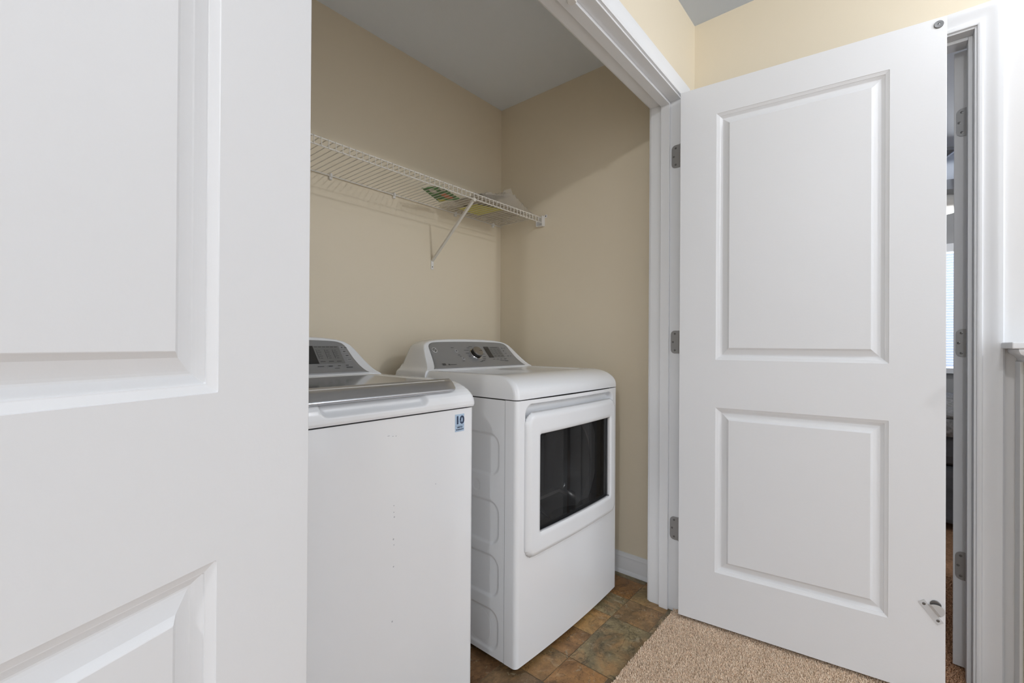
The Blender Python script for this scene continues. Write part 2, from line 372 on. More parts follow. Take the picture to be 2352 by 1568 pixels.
# ------------------------------------------------------------ trim
CAS = [(0,0),(0,0.009),(0.004,0.0115),(0.010,0.0115),(0.013,0.0085),(0.020,0.0088),(0.030,0.012),(0.040,0.0155),(0.045,0.0165),(0.053,0.0165),(0.057,0.013),(0.057,0)]
def casing(name, x0, x1, zt, y, outward, axis='X', z0=0.0, rev=0.006, sides=(1,1)):
    """U-shaped casing around an opening; 'a' = away from opening, 'b' = out of wall (outward sign)"""
    o = outward; P = []
    def pt(u, z): return (u, y, z) if axis == 'X' else (y, u, z)
    B = (0, o, 0) if axis == 'X' else (o, 0, 0)
    Ua = lambda s: ((s,0,0) if axis == 'X' else (0,s,0))
    xa, xb = x0-rev, x1+rev; z = zt+rev
    if sides[0]:
        P.append((pt(xa, z0), Ua(-1), B)); P.append((pt(xa, z), tuple(np.array(Ua(-1))+np.array((0,0,1))), B))
    else: P.append((pt(xa, z), (0,0,1), B))
    if sides[1]:
        P.append((pt(xb, z), tuple(np.array(Ua(1))+np.array((0,0,1))), B)); P.append((pt(xb, z0), Ua(1), B))
    else: P.append((pt(xb, z), (0,0,1), B))
    V, Fc = sweep(CAS, P, close=True)
    return struct(obj(name, V, Fc, M['trim'], smooth=35, merge=1e-6))
def jambs(name, ax0, ax1, b0, b1, zt, stop0, stop1, axis='X', t=0.018, st=0.011, z0=0.0):
    mb = MB()
    def bx(u0,u1,v0,v1,za,zb):
        if axis == 'X': mb.box(u0,u1,v0,v1,za,zb)
        else: mb.box(v0,v1,u0,u1,za,zb)
    bx(ax0-t, ax0, b0, b1, z0, zt+t); bx(ax1, ax1+t, b0, b1, z0, zt+t); bx(ax0, ax1, b0, b1, zt, zt+t)
    bx(ax0, ax0+st, stop0, stop1, z0, zt); bx(ax1-st, ax1, stop0, stop1, z0, zt); bx(ax0+st, ax1-st, stop0, stop1, zt-st, zt)
    o = mb.build(name, M['trim']); bevel(o, 0.0014, 2); return struct(o)
casing('trim_1', X0, X1, ZH, YF, -1)
jambs('trim_2', X0, X1, YF-0.0015, YJ+0.0015, ZH, 0.701, 0.737)
casing('trim_3', X0, X1, ZH, YJ, 1)
casing('trim_4', DY0, DY1, 2.050, XW, -1, axis='Y')
jambs('trim_5', DY0, DY1, XW-0.0015, XB+0.0015, 2.050, XW+0.036, XW+0.072, axis='Y')
BB = [(0,0),(0.018,0),(0.018,0.012),(0.014,0.018),(0.013,0.019),(0.013,0.066),(0.010,0.074),(0.011,0.078),(0.007,0.086),(0.005,0.095),(0,0.095)]
V, Fc = sweep(BB, [((XR, YJ+0.001, 0), (-1,0,0), (0,0,1)), ((XR, YB, 0), (-1,0,0), (0,0,1))], close=True)
struct(obj('baseboard_right', V, Fc, M['trim'], smooth=35))
V, Fc = sweep(BB, [((XL, YB, 0), (0,-1,0), (0,0,1)), ((XR-0.018, YB, 0), (0,-1,0), (0,0,1))], close=True)
struct(obj('baseboard_back', V, Fc, M['trim'], smooth=35))
V, Fc = sweep(BB, [((HX0, YF, 0), (0,-1,0), (0,0,1)), ((X0-0.065, YF, 0), (0,-1,0), (0,0,1))], close=True)
struct(obj('baseboard_front', V, Fc, M['trim'], smooth=35))

# ------------------------------------------------------------ panel doors
PROF = [(0,0),(0.0006,0.0012),(0.0085,0.0050),(0.0095,0.0052),(0.0102,0.0066),(0.0160,0.0108),(0.0190,0.0128),(0.0210,0.0130),(0.0240,0.0122),(0.0380,0.0068),(0.0442,0.0008),(0.0450,0.0004)]
DW, DH, DT = 0.762, 2.030, 0.035
def door_mesh(name, loc, rotz, parent=None):
    xs = [0, 0.131, 0.631, DW]; zs = [0, 0.200, 0.814, 0.992, 1.913, DH]; mb = MB()
    for side in (0, 1):
        def P(x, d, z): return (x, d if side == 0 else DT-d, z)
        for i in range(3):
            for j in range(5):
                x0, x1, z0, z1 = xs[i], xs[i+1], zs[j], zs[j+1]
                if i == 1 and j in (1, 3):
                    V = []; Fc = []
                    for (o, d) in PROF: V += [P(x0+o, d, z0+o), P(x1-o, d, z0+o), P(x1-o, d, z1-o), P(x0+o, d, z1-o)]
                    for k in range(len(PROF)-1):
                        for q in range(4): Fc.append((k*4+q, k*4+(q+1)%4, (k+1)*4+(q+1)%4, (k+1)*4+q))
                    k = (len(PROF)-1)*4; Fc.append((k, k+1, k+2, k+3)); mb.add(V, Fc)
                else: mb.add([P(x0,0,z0), P(x1,0,z0), P(x1,0,z1), P(x0,0,z1)], [(0,1,2,3)])
    for i in range(3):
        for z in (0, DH): mb.add([(xs[i],0,z),(xs[i+1],0,z),(xs[i+1],DT,z),(xs[i],DT,z)], [(0,1,2,3)])
    for j in range(5):
        for x in (0, DW): mb.add([(x,0,zs[j]),(x,0,zs[j+1]),(x,DT,zs[j+1]),(x,DT,zs[j])], [(0,1,2,3)])
    o = mb.build(name, M['door'], parent, merge=1e-5, loc=loc, rotz=rotz)
    bevel(o, 0.0016, 2, 75); return o
d1 = door_mesh('door_1', (0.2846-0.376*DT, 0.5995+0.9265*DT, 0.0246), math.radians(202.115)); struct(d1, 'white two-panel door swung open in the left foreground')
d2 = door_mesh('door_2', (1.7611, 0.6425, 0.0246), math.radians(-83.33)); struct(d2, 'white two-panel door standing open to the right of the closet')
A3 = math.radians(-10)
d3 = door_mesh('door_3', (2.0915, DY0+0.002, 0.018), A3); struct(d3, 'white door standing open inside the bedroom doorway')

def inv(o): return o.matrix_world.inverted()
bpy.context.view_layer.update()
def under(child, parent):
    child.parent = parent; child.matrix_parent_inverse = parent.matrix_basis.inverted(); return child
def hinge(parent, org, A, B, N, wv, hv, k):
    """leaf: org = knuckle side middle, A = direction along leaf, B = up, N = out of surface"""
    org, A, B, N = map(Vector, (org, A, B, N)); r = 0.016; mb = MB(); pts = [(0,-hv/2)]
    for c, s0 in (((wv-r, -hv/2+r), -90), ((wv-r, hv/2-r), 0)):
        for q in range(7):
            t = math.radians(s0+15*q); pts.append((c[0]+r*math.cos(t), c[1]+r*math.sin(t)))
    pts.append((0, hv/2)); n = len(pts)
    V = [org+A*a+B*b+N*0.0001 for a,b in pts]+[org+A*a+B*b+N*0.0022 for a,b in pts]
    mb.add(V, [tuple(range(n, 2*n))]+[(i,(i+1)%n,(i+1)%n+n,i+n) for i in range(n)])
    # knuckle barrel in five segments
    for q in range(5):
        z0 = -hv/2+q*hv/5; mb.tube([org-A*0.002+N*0.004+B*(z0+0.0006), org-A*0.002+N*0.004+B*(z0+hv/5-0.0006)], 0.0055, 10)
    h = under(mb.build('hinge', M['hinge'], smooth=30), parent)
    for a_, b_ in ((wv*0.55, hv*0.36), (wv*0.76, 0.0), (wv*0.55, -hv*0.36)):
        s = MB().disc(org+A*a_+B*b_+N*0.0022, N, [(0.0042,0),(0.0040,0.0006),(0.0022,0.0009),(0.0018,0.0003),(0.0002,0.0003)], 14).build('screw', M['screw'], smooth=30)
        s.parent = h
    return h
for z in (1.832, 1.083, 0.334):
    hinge(d2, (X1, 0.658, z), (0,1,0), (0,0,1), (-1,0,0), 0.037, 0.092, 0)
for z in (1.812, 1.083, 0.350):
    hinge(d3, (2.0912, DY0+0.0015, z), (-math.sin(A3), math.cos(A3), 0), (0,0,1), (-math.cos(A3), -math.sin(A3), 0), 0.030, 0.092, 1)

# round magnetic catch plate on the top corner of door_2 and closer bumper at its foot
def d2p(s, off, z): # s along the door, off toward the closet side (negative local y)
    a = math.radians(-83.33); return Vector((1.7611+math.cos(a)*s+math.sin(a)*off, 0.6425+math.sin(a)*s-math.cos(a)*off, z))
D2U = Vector((math.cos(math.radians(-83.33)), math.sin(math.radians(-83.33)), 0)); D2N = Vector((D2U.y, -D2U.x, 0))
p = MB().disc(d2p(0.7435, 0, 2.0335), D2N, [(0.0112,0),(0.0112,0.0022),(0.0104,0.0032),(0.0036,0.0030),(0.0034,0.0022),(0.0020,0.0026),(0.0002,0.0030)], 28).build('catch_plate', M['screw'], smooth=30)
under(p, d2)
c = Vector((0.7295, 0.2765)); ax = Vector((0.0400, -0.0525)).normalized(); px = Vector((-ax.y, ax.x))
if px.x < 0: px = -px
def dp(a_, b_, off): q = c+ax*a_+px*b_; return d2p(q.x, off, q.y)
mb = MB(); Lh, Wh = 0.036, 0.0085
V = [dp(a_, b_, off) for off in (0.0002, 0.0018) for a_, b_ in ((-Lh,-Wh),(Lh,-Wh),(Lh,Wh),(-Lh,Wh))]
mb.add(V, [(4,5,6,7),(0,1,5,4),(1,2,6,5),(2,3,7,6),(3,0,4,7)])
pb = under(mb.build('bumper_bracket', M['bracket']), d2); pb['label'] = 'white angled metal bracket near the foot of the door'
# half round tab leaning out
n = 16; tab = []
for k in range(n+1):
    t = math.pi*k/n; tab.append((-0.019*math.cos(t)-0.002, 0.0085+0.027*math.sin(t)**0.8))
V = [dp(a_, b_-0.0012, 0.0012+min(0.004, (b_-0.0085)*1.2)+(b_-0.0085)*0.22) for a_, b_ in tab]+[dp(a_, b_-0.0012, 0.0026+min(0.004, (b_-0.0085)*1.2)+(b_-0.0085)*0.22) for a_, b_ in tab]
m_ = n+1; f = [tuple(range(m_, 2*m_))]+[(i,(i+1)%m_,(i+1)%m_+m_,i+m_) for i in range(m_)]+[tuple(range(m_))[::-1]]
t_ = MB().add(V, f).build('bracket_tab', M['bracket']); t_.parent = pb
q = MB().disc(dp(-0.014, 0.0235, 0.0), D2N, [(0.0125,0),(0.0128,0.0022),(0.0110,0.0036),(0.0002,0.0038)], 26).build('rubber_bumper', M['screw'], smooth=30); q.parent = pb
for a_ in (-0.026, 0.026):
    s = MB().disc(dp(a_, 0, 0.0018), D2N, [(0.0042,0),(0.0038,0.0008),(0.0018,0.0012),(0.0015,0.0004),(0.0002,0.0004)], 14).build('screw', M['screw'], smooth=30); s.parent = pb
# magnetic catch under the closet head jamb
mc = MB().disc((1.075, 0.700, ZH-0.011), (0,0,-1), [(0.014,0),(0.014,0.008),(0.011,0.011),(0.0002,0.011)], 24).build('magnetic_catch', M['plastic'], smooth=35)
tag(mc, 'small white round catch under the closet door head jamb', 'door catch')

# ------------------------------------------------------------ half wall with cap at the far right
struct(box('wall_half', XW-0.150, XW-0.0025, -0.95, -0.276, 0.004, 1.064, M['wall']))
mb = MB()
mb.box(XW-0.178, XW-0.0025, -0.95, -0.2385, 1.066, 1.084)
o = mb.build('trim_6', M['trim']); bevel(o, 0.003, 3); struct(o, 'white cap on the half wall')
COVE = [(0,0),(0.004,0),(0.005,0.008),(0.010,0.016),(0.020,0.022),(0.024,0.030),(0.024,0.036),(0,0.036)]
V, Fc = sweep(COVE, [((XW-0.0025, -0.276, 1.029), (0,1,0), (0,0,1)), ((XW-0.150, -0.276, 1.029), (-1,1,0), (0,0,1)), ((XW-0.150, -0.95, 1.029), (-1,0,0), (0,0,1))], close=True)
struct(obj('trim_7', V, Fc, M['trim'], smooth=35))
o = box('trim_8', XW-0.072, XW-0.0025, -0.276, -0.268, 0.004, 1.030, M['trim'], bev=0.002); struct(o)

# ------------------------------------------------------------ shared appliance pieces
def rloop(x0, x1, y0, y1, r, z, n=7, rb=0.006):
    pts = []
    for (cx, cy, s0, rr) in ((x1-r, y0+r, -90, r), (x1-rb, y1-rb, 0, rb), (x0+rb, y1-rb, 90, rb), (x0+r, y0+r, 180, r)):
        for k in range(n):
            t = math.radians(s0+90*k/(n-1)); pts.append((cx+rr*math.cos(t), cy+rr*math.sin(t), z))
    return pts
def loft(loops, capb=True, capt=True):
    n = len(loops[0]); V = [p for l in loops for p in l]; Fc = []
    for i in range(len(loops)-1):
        for k in range(n): Fc.append((i*n+k, i*n+(k+1)%n, (i+1)*n+(k+1)%n, (i+1)*n+k))
    if capb: Fc.append(tuple(range(n))[::-1])
    if capt: Fc.append(tuple((len(loops)-1)*n+k for k in range(n)))
    return V, Fc
def Yf(z): # console face, local y from console base
    s = min(1.3, max(0, (z-0.965)/0.113)); return 0.110*s**0.82
HWZ = [(0.912,0.3422),(0.945,0.3416),(0.957,0.3395),(0.962,0.3365),(0.966,0.332),(0.973,0.322),(0.985,0.313),(1.005,0.302),(1.03,0.290),(1.052,0.279),(1.066,0.268),(1.076,0.251),(1.083,0.225),(1.088,0.18),(1.0915,0.11),(1.093,0.0)]
def console(parent, cx, y0, yb, dz, name='console'):
    xs = []
    for z, h in HWZ: xs.append(h)
    cols = sorted(set([-h for h in xs]+xs+lin(-0.17, 0.17, 12)+[s*h for s in (-1,1) for h in (0.2,0.24,0.26,0.274,0.285,0.296,0.3075,0.3175,0.327,0.336)]))
    inv_ = sorted([(h, z) for z, h in HWZ]); V = []; nj = 12
    for x in cols:
        zt = interp(abs(x), inv_); r = max(0.0004, min(0.008, (zt-0.962)*0.35))
        prof = [(0, 0.905)]
        for j in range(nj+1):
            zb_ = min(0.962, zt-0.002); z = zb_+(zt-r-zb_)*j/nj; prof.append((Yf(z), z))
        ye = Yf(zt-r)
        for q in range(1, 6):
            t = math.radians(18*q); prof.append((ye+r*1.6*(1-math.cos(t)), zt-r+r*math.sin(t)))
        prof += [(max(ye+0.02, yb-y0-0.016), zt+0.0005), (yb-y0-0.004, zt-0.006 if zt > 0.975 else zt-0.002), (yb-y0, zt-0.016 if zt > 0.985 else zt-0.004), (yb-y0, 0.895)]
        V += [(cx+x, y0+a_, b_+dz) for a_, b_ in prof]
    m_ = len(prof); Fc = []
    for i in range(len(cols)-1):
        for k in range(m_-1): Fc.append((i*m_+k, (i+1)*m_+k, (i+1)*m_+k+1, i*m_+k+1))
    Fc.append(tuple(range(m_))); Fc.append(tuple(((len(cols)-1)*m_+k) for k in range(m_))[::-1])
    return obj(name, V, Fc, M['enamel'], parent, smooth=38, merge=1e-6)
def face_pt(cx, y0, dz, x, z, off=0.0):
    e = 0.0015; dy = (Yf(z+e)-Yf(z-e))/(2*e); nrm = Vector((0, -1, dy)).normalized()
    return Vector((cx+x, y0+Yf(z), z+dz))+nrm*off, nrm
PW = [(0.9685,0.292),(0.972,0.286),(0.980,0.278),(0.995,0.269),(1.015,0.261),(1.035,0.2555),(1.052,0.2515),(1.062,0.247),(1.069,0.239),(1.0735,0.226)]
def face_panel(parent, cx, y0, dz, name='control_panel'):
    V = []; Fc = []; nu = 41; rows = []
    for k in range(24):
        z = 0.9685+(1.0735-0.9685)*k/23; rows.append((z, interp(z, PW), 0))
    for k in range(1, 4): rows.append((1.0735, 0.226, k/3))
    for (z, h, top) in rows:
        for i in range(nu):
            u = -1+2*i/(nu-1); zz = z+top*0.0065*math.sqrt(max(0, 1-u*u))
            V.append(face_pt(cx, y0, dz, h*u, zz, 0.0009)[0])
    for j in range(len(rows)-1):
        for i in range(nu-1): Fc.append((j*nu+i, j*nu+i+1, (j+1)*nu+i+1, (j+1)*nu+i))
    o = obj(name, V, Fc, M['silver'], parent, smooth=60)
    s = o.modifiers.new('solid', 'SOLIDIFY'); s.thickness = 0.0012; s.offset = -1; return o
def face_patch(cx, y0, dz, x0, x1, z0, z1, off=0.0016, n=4, skew=0.0):
    V = []; Fc = []
    for j in range(n+1):
        z = z0+(z1-z0)*j/n
        for x in (x0, x1): V.append(face_pt(cx, y0, dz, x+skew*(z-z0), z, off)[0])
    for j in range(n): Fc.append((2*j, 2*j+1, 2*j+3, 2*j+2))
    return V, Fc
def print_bars(parent, cx, y0, dz, items, name, m, off=0.0022):
    mb = MB()
    for (x, z, wd, ht) in items:
        V, Fc = face_patch(cx, y0, dz, x-wd/2, x+wd/2, z-ht/2, z+ht/2, off, 1); mb.add(V, Fc)
    return mb.build(name, m, parent)
def top_cap(parent, x0, x1, y0, yb, zb, name, bow=0.0, rs=0.028, rf=0.105, zrise=0.062, tray=(0.045, 0.004), rc=0.026):
    cx = (x0+x1)/2; hw = (x1-x0)/2; loops = []
    prof = [(0.0, 0.0), (0.0,0.012)]
    for k in range(1, 13):
        t = math.radians(90*k/12); prof.append((1-math.cos(t), 0.012+(zrise-0.0+0.002)*math.sin(t)))
    for (i_, h) in prof:
        l = rloop(x0+rs*i_, x1-rs*i_, y0+rf*i_, yb, rc, zb+h, rb=0.004); loops.append(l)
    zt = zb+prof[-1][1]
    if tray:
        for (ins, d) in ((tray[0], 0), (tray[0]+0.006, tray[1]*0.5), (tray[0]+0.012, tray[1])):
            loops.append(rloop(x0+rs+ins-0.02, x1-rs-ins+0.02, y0+rf+ins, yb-0.03, 0.02, zt-d, rb=0.01))
    def bw(p):
        k = max(0, 1-((p[0]-cx)/hw)**2)*max(0, 1-(p[1]-y0)/0.35); return (p[0], p[1]-bow*k, p[2])
    loops = [[bw(p) for p in l] for l in loops]
    V, Fc = loft(loops); return obj(name, V, Fc, M['enamel'], parent, smooth=35)

# ------------------------------------------------------------ DRYER
DX0, DX1, DYF, DYB, DB = 1.120, 1.8055, 0.931, 1.600, 0.017
dcx = (DX0+DX1)/2; dhw = (DX1-DX0)/2; BOW = 0.012; SEAM = 0.886
dr = empty('clothes_dryer', (dcx, (DYF+DYB)/2, 0))
tag(dr, 'white front-loading clothes dryer with dark glass door window beside the right closet wall', 'dryer')
def up_(o, r): # parent under an empty placed with no rotation, keeping world coordinates
    o.parent = r; o.matrix_parent_inverse = Matrix.Translation(-Vector(r.location)); return o
def bowy(x): return -BOW*max(0, 1-((x-dcx)/dhw)**2)
# front panel grid (wraps the corners)
RX0, RX1, RZ0, RZ1 = 1.163, 1.7605, 0.3640, 0.8705     # recess for door and handle
def front_fn(u, z):
    # u: arc length param; -: left return, middle: front, +: right return
    r = 0.015; Lf = (DX1-DX0)-2*r; arc = r*math.pi/2
    if u < 0: # left return side going back
        return (DX0, DYF+r-u, z)
    if u < arc:
        t = u/r; return (DX0+r-r*math.cos(t), DYF+r-r*math.sin(t)+bowy(DX0+r-r*math.cos(t)), z)
    if u < arc+Lf:
        x = DX0+r+(u-arc); y = DYF+bowy(x)
        sd = sd_rrect(x, z, (RX0+RX1)/2, (RZ0+RZ1)/2, (RX1-RX0)/2, (RZ1-RZ0)/2, 0.034)
        y += 0.026*sstep(0.002, -0.009, sd) if z > 0.82 else 0.016*sstep(0.001, -0.006, sd)+0.010*sstep(0.80, 0.82, z)*sstep(0.002, -0.009, sd)
        return (x, y, z)
    t = (u-arc-Lf)/r
    if t < math.pi/2: x = DX1-r+r*math.sin(t); return (x, DYF+r-r*math.cos(t)+bowy(x), z)
    return (DX1, DYF+r+(u-2*arc-Lf), z)
arc = 0.015*math.pi/2; Lf = (DX1-DX0)-0.030
us = [-0.035]+lin(0, arc, 7)+lin(arc+0.002, arc+Lf-0.002, 226)+lin(arc+Lf, 2*arc+Lf, 7)+[2*arc+Lf+0.035]
zs = [DB, DB+0.003, 0.1, 0.2, 0.3, 0.345]+lin(0.352, SEAM-0.003, 200)+[SEAM-0.001]
wx0, wx1, wz0, wz1 = 1.2235, 1.7080, 0.4375, 0.7680    # window
def wh(u, z):
    x = DX0+0.015+(u-arc); return wx0-0.01 < x < wx1+0.01 and wz0-0.01 < z < wz1+0.01
V, Fc = grid(front_fn, us, zs, wh)
up_(obj('front_panel', V, Fc, M['enamel'], smooth=50), dr)
# side panels with stamped recesses
def side(xp, sgn):
    rows = [(0.625,0.768),(0.393,0.539),(0.214,0.356),(0.035,0.173)]
    def fn(y, z):
        d = 0
        for (a_, b_) in rows:
            for (ya, yb_) in ((1.009, 1.285), (1.315, 1.575)):
                sd = sd_rrect(y, z, (ya+yb_)/2, (a_+b_)/2, (yb_-ya)/2, (b_-a_)/2, 0.042); d = max(d, 0.0045*sstep(0.003, -0.008, sd))
        rr = math.hypot(y-1.115, z-0.581); d += 0.0012*sstep(0.019, 0.0165, rr)
        rr = math.hypot(y-1.10, z-0.104); d += 0.0007*(sstep(0.060, 0.0585, rr)-sstep(0.0575, 0.056, rr))
        return (xp+sgn*(-0.0008-d), y, z)
    V, Fc = grid(fn, lin(0.9825, 1.20, 76)+lin(1.204, DYB, 90), lin(DB, SEAM-0.002, 262)); return V, Fc
V, Fc = side(DX0, -1); up_(obj('side_panel', V, Fc, M['side'], smooth=60), dr)
V, Fc = side(DX1, 1); up_(obj('side_panel', V, Fc, M['side'], smooth=60), dr)
mb = MB(); mb.box(DX0+0.008, DX1-0.008, 0.975, DYB-0.001, 0.020, SEAM+0.004)
# inner chassis with an opening for the drum
body = MB()
body.box(DX0+0.010, wx0-0.012, 0.962, DYB-0.001, 0.020, SEAM+0.003); body.box(wx1+0.012, DX1-0.010, 0.962, DYB-0.001, 0.020, SEAM+0.003)
body.box(wx0-0.012, wx1+0.012, 0.962, DYB-0.001, 0.020, wz0-0.012); body.box(wx0-0.012, wx1+0.012, 0.962, DYB-0.001, wz1+0.012, SEAM+0.003)
up_(body.build('chassis', M['gap']), dr)
for x in (DX0+0.055, DX1-0.055):
    for y in (1.03, DYB-0.06): up_(MB().tube([(x, y, 0.001), (x, y, 0.022)], 0.018, 14).build('levelling_foot', M['black'], smooth=40), dr)
up_(top_cap(None, DX0-0.001, DX1+0.001, DYF-0.001, DYB+0.002, SEAM+0.002, 'top_cover', BOW, rc=0.018), dr)
cons = up_(console(None, dcx, 1.400, 1.592, 0.0), dr)
up_(face_panel(None, dcx, 1.400, 0.0), dr)
# door : frame with window opening
dx0, dx1, dz0, dz1 = 1.1665, 1.757, 0.3685, 0.8330; dmx, dmz = (dx0+dx1)/2, (dz0+dz1)/2
def dfn(x, z):
    sd = sd_rrect(x, z, dmx, dmz, (dx1-dx0)/2, (dz1-dz0)/2, 0.032)
    y = DYF+bowy(x)-0.0045+0.012*sstep(-0.009, 0.0, sd)**2
    sw = sd_rrect(x, z, (wx0+wx1)/2, (wz0+wz1)/2, (wx1-wx0)/2, (wz1-wz0)/2, 0.006)
    y += 0.0045*sstep(0.011, 0.002, sw)
    return (x, y, z)
def snapx(n, a_, b_): return lin(a_, b_, n)
xs = sorted(set([round(v_, 5) for v_ in lin(dx0, dx1, 150)+[wx0, wx1, wx0-0.002, wx1+0.002]]))
zz = sorted(set([round(v_, 5) for v_ in lin(dz0, dz1, 120)+[wz0, wz1, wz0-0.002, wz1+0.002]]))
def dhole(x, z):
    return (wx0 < x < wx1 and wz0 < z < wz1) or sd_rrect(x, z, dmx, dmz, (dx1-dx0)/2, (dz1-dz0)/2, 0.032) > 0.0008
V, Fc = grid(dfn, xs, zz, dhole)
dd = up_(obj('door', V, Fc, M['enamel'], smooth=50), dr)
s = dd.modifiers.new('solid', 'SOLIDIFY'); s.thickness = 0.012; s.offset = 1 
# glass pane, bowed
V, Fc = grid(lambda x, z: (x, DYF+bowy(x)+0.0015, z), lin(wx0-0.001, wx1+0.001, 24), [wz0-0.001, wz1+0.001])
gl = obj('window_glass', V, Fc, M['glass'], smooth=60); gl.parent = dd; 
# inside: round port ring, bowl, drum
ccx, ccz = (wx0+wx1)/2+0.005, (wz0+wz1)/2+0.000
ring = MB().disc((ccx, 0.990, ccz), (0,-1,0), [(0.262,-0.03),(0.262,0.0),(0.205,0.0),(0.198,-0.006),(0.190,-0.09),(0.186,-0.34),(0.002,-0.35)], 64).build('drum', M['drum'], smooth=40); ring.parent = dd
bowl = MB().disc((ccx-0.01, 0.975, ccz-0.01), (0,-1,0), [(0.192,0),(0.185,-0.010),(0.150,-0.06),(0.120,-0.085),(0.002,-0.09)], 64).build('glass_bowl', M['bowl'], smooth=40); bowl.parent = dd
# lint baffle seen through the window
mb = MB(); mb.box(1.235, 1.40, 0.956, 0.985, 0.520, 0.531); mb.add([(1.40,0.956,0.531),(1.47,0.966,0.498),(1.47,0.986,0.498),(1.40,0.985,0.531),(1.40,0.956,0.520),(1.47,0.966,0.487),(1.47,0.986,0.487),(1.40,0.985,0.520)], [(0,1,2,3),(4,7,6,5),(0,4,5,1),(1,5,6,2),(2,6,7,3)])
bf = mb.build('door_strut', M['drum']); bf.parent = dd
box('latch', 1.352, 1.366, DYF-0.010, DYF+0.012, 0.8325, 0.8365, M['screw'], dd)

# console details of the dryer
CY = 1.400
def badge(parent, cx, y0, dz, x, z, r):
    P, nrm = face_pt(cx, y0, dz, x, z, 0.001)
    b = MB().disc(P, nrm, [(r,0),(r,0.0016),(r*0.92,0.0024),(r*0.84,0.0024),(r*0.80,0.0014),(0.0002,0.0014)], 30).build('badge', M['badge'], smooth=40)
    up_(b, parent)
    inner = MB().disc(P+nrm*0.00145, nrm, [(r*0.78,0),(0.0002,0.00005)], 30).build('badge_field', M['ink']); inner.parent = b; inner.matrix_parent_inverse = b.matrix_parent_inverse.copy(); 
    inner.matrix_parent_inverse = Matrix.Identity(4)
    up = nrm.cross(Vector((1,0,0))).normalized(); up = up if up.z > 0 else -up; rt = Vector((1,0,0)); mb = MB(); c0 = P+nrm*0.002
    for sx in (-1, 1): # cursive monogram strokes
        pts = []
        for k in range(22):
            t = k/21*5.4; rad = r*(0.30-0.026*k/21*5); pts.append(c0+rt*(sx*r*0.27+rad*math.cos(t+ (0.3 if sx > 0 else 0.6)))+up*(rad*math.sin(t+0.4)))
        mb.tube(pts, r*0.052, 5)
    mb.tube([c0+rt*(-r*0.1)+up*(-r*0.1), c0+up*(-r*0.38)-rt*r*0.02, c0-rt*r*0.25+up*(-r*0.5), c0-rt*r*0.45+up*(-r*0.32)], r*0.05, 5)
    mb.tube([c0+rt*(r*0.35)+up*(-r*0.25), c0+rt*r*0.55+up*(-r*0.1)], r*0.05, 5)
    for a_ in (45, 135, 225, 315):
        t = math.radians(a_); mb.tube([c0+rt*math.cos(t-0.3)*r*0.66+up*math.sin(t-0.3)*r*0.66, c0+rt*math.cos(t)*r*0.58+up*math.sin(t)*r*0.58, c0+rt*math.cos(t+0.3)*r*0.66+up*math.sin(t+0.3)*r*0.66], r*0.045, 5)
    s = mb.build('monogram', M['badge'], smooth=60); s.parent = b
    return b
badge(dr, dcx, CY, 0, -0.228, 1.043, 0.0135)
P, nrm = face_pt(dcx, CY, 0, 0.0, 1.0235, 0.001)
kb = up_(MB().disc(P, nrm, [(0.0315,0),(0.0315,0.003),(0.0290,0.0045),(0.0285,0.003),(0.0270,0.003)], 40).build('knob', M['chrome'], smooth=40), dr)
k2 = MB().disc(P, nrm, [(0.0268,0.001),(0.0255,0.018),(0.0262,0.0195)], 40).build('knob_skirt', M['knobside'], smooth=40); k2.parent = kb
k3 = MB().disc(P, nrm, [(0.0264,0.0190),(0.0264,0.0225),(0.0250,0.0245),(0.0225,0.0250),(0.0002,0.0252)], 40).build('knob_cap', M['knobcap'], smooth=40); k3.parent = kb
up = nrm.cross(Vector((1,0,0))).normalized(); c0 = P+nrm*0.0255
k4 = MB().tube([c0+Vector((0.004,0,0)), c0+Vector((0.023,0,0))], 0.0007, 6).build('pointer', M['ink']); k4.parent = kb
mb = MB(); V, Fc = face_patch(dcx, CY, 0, 0.075, 0.108, 1.006, 1.0565, 0.0017, 6); mb.add(V, Fc)
dsp = up_(mb.build('display', M['display'], smooth=60), dr)
mb = MB(); V, Fc = face_patch(dcx, CY, 0, 0.108, 0.186, 1.006, 1.0565, 0.0016, 6); mb.add(V, Fc)
up_(mb.build('indicator_field', M['panelgrey'], smooth=60), dr)
items = [(0.092,1.0515,0.022,0.002),(0.147,1.0525,0.05,0.0022)]
for cxx in (0.118, 0.143, 0.167):
    items.append((cxx-0.004, 1.033, 0.0012, 0.024))
    for k in range(4): items.append((cxx+0.004, 1.0435-k*0.007, 0.011 if k % 2 else 0.008, 0.0014))
    items.append((cxx+0.004, 1.0125, 0.015, 0.0022))
for k, (ang, wd) in enumerate([(100,0.022),(125,0.017),(150,0.030),(172,0.020),(196,0.013),(20,0.012),(-2,0.016),(-22,0.018),(-42,0.020),(-62,0.022),(-84,0.016)]):
    t = math.radians(ang); rx = 0.043+wd*0.35*abs(math.cos(t)); items.append((rx*math.cos(t), 1.0235+0.034*math.sin(t), wd, 0.0018))
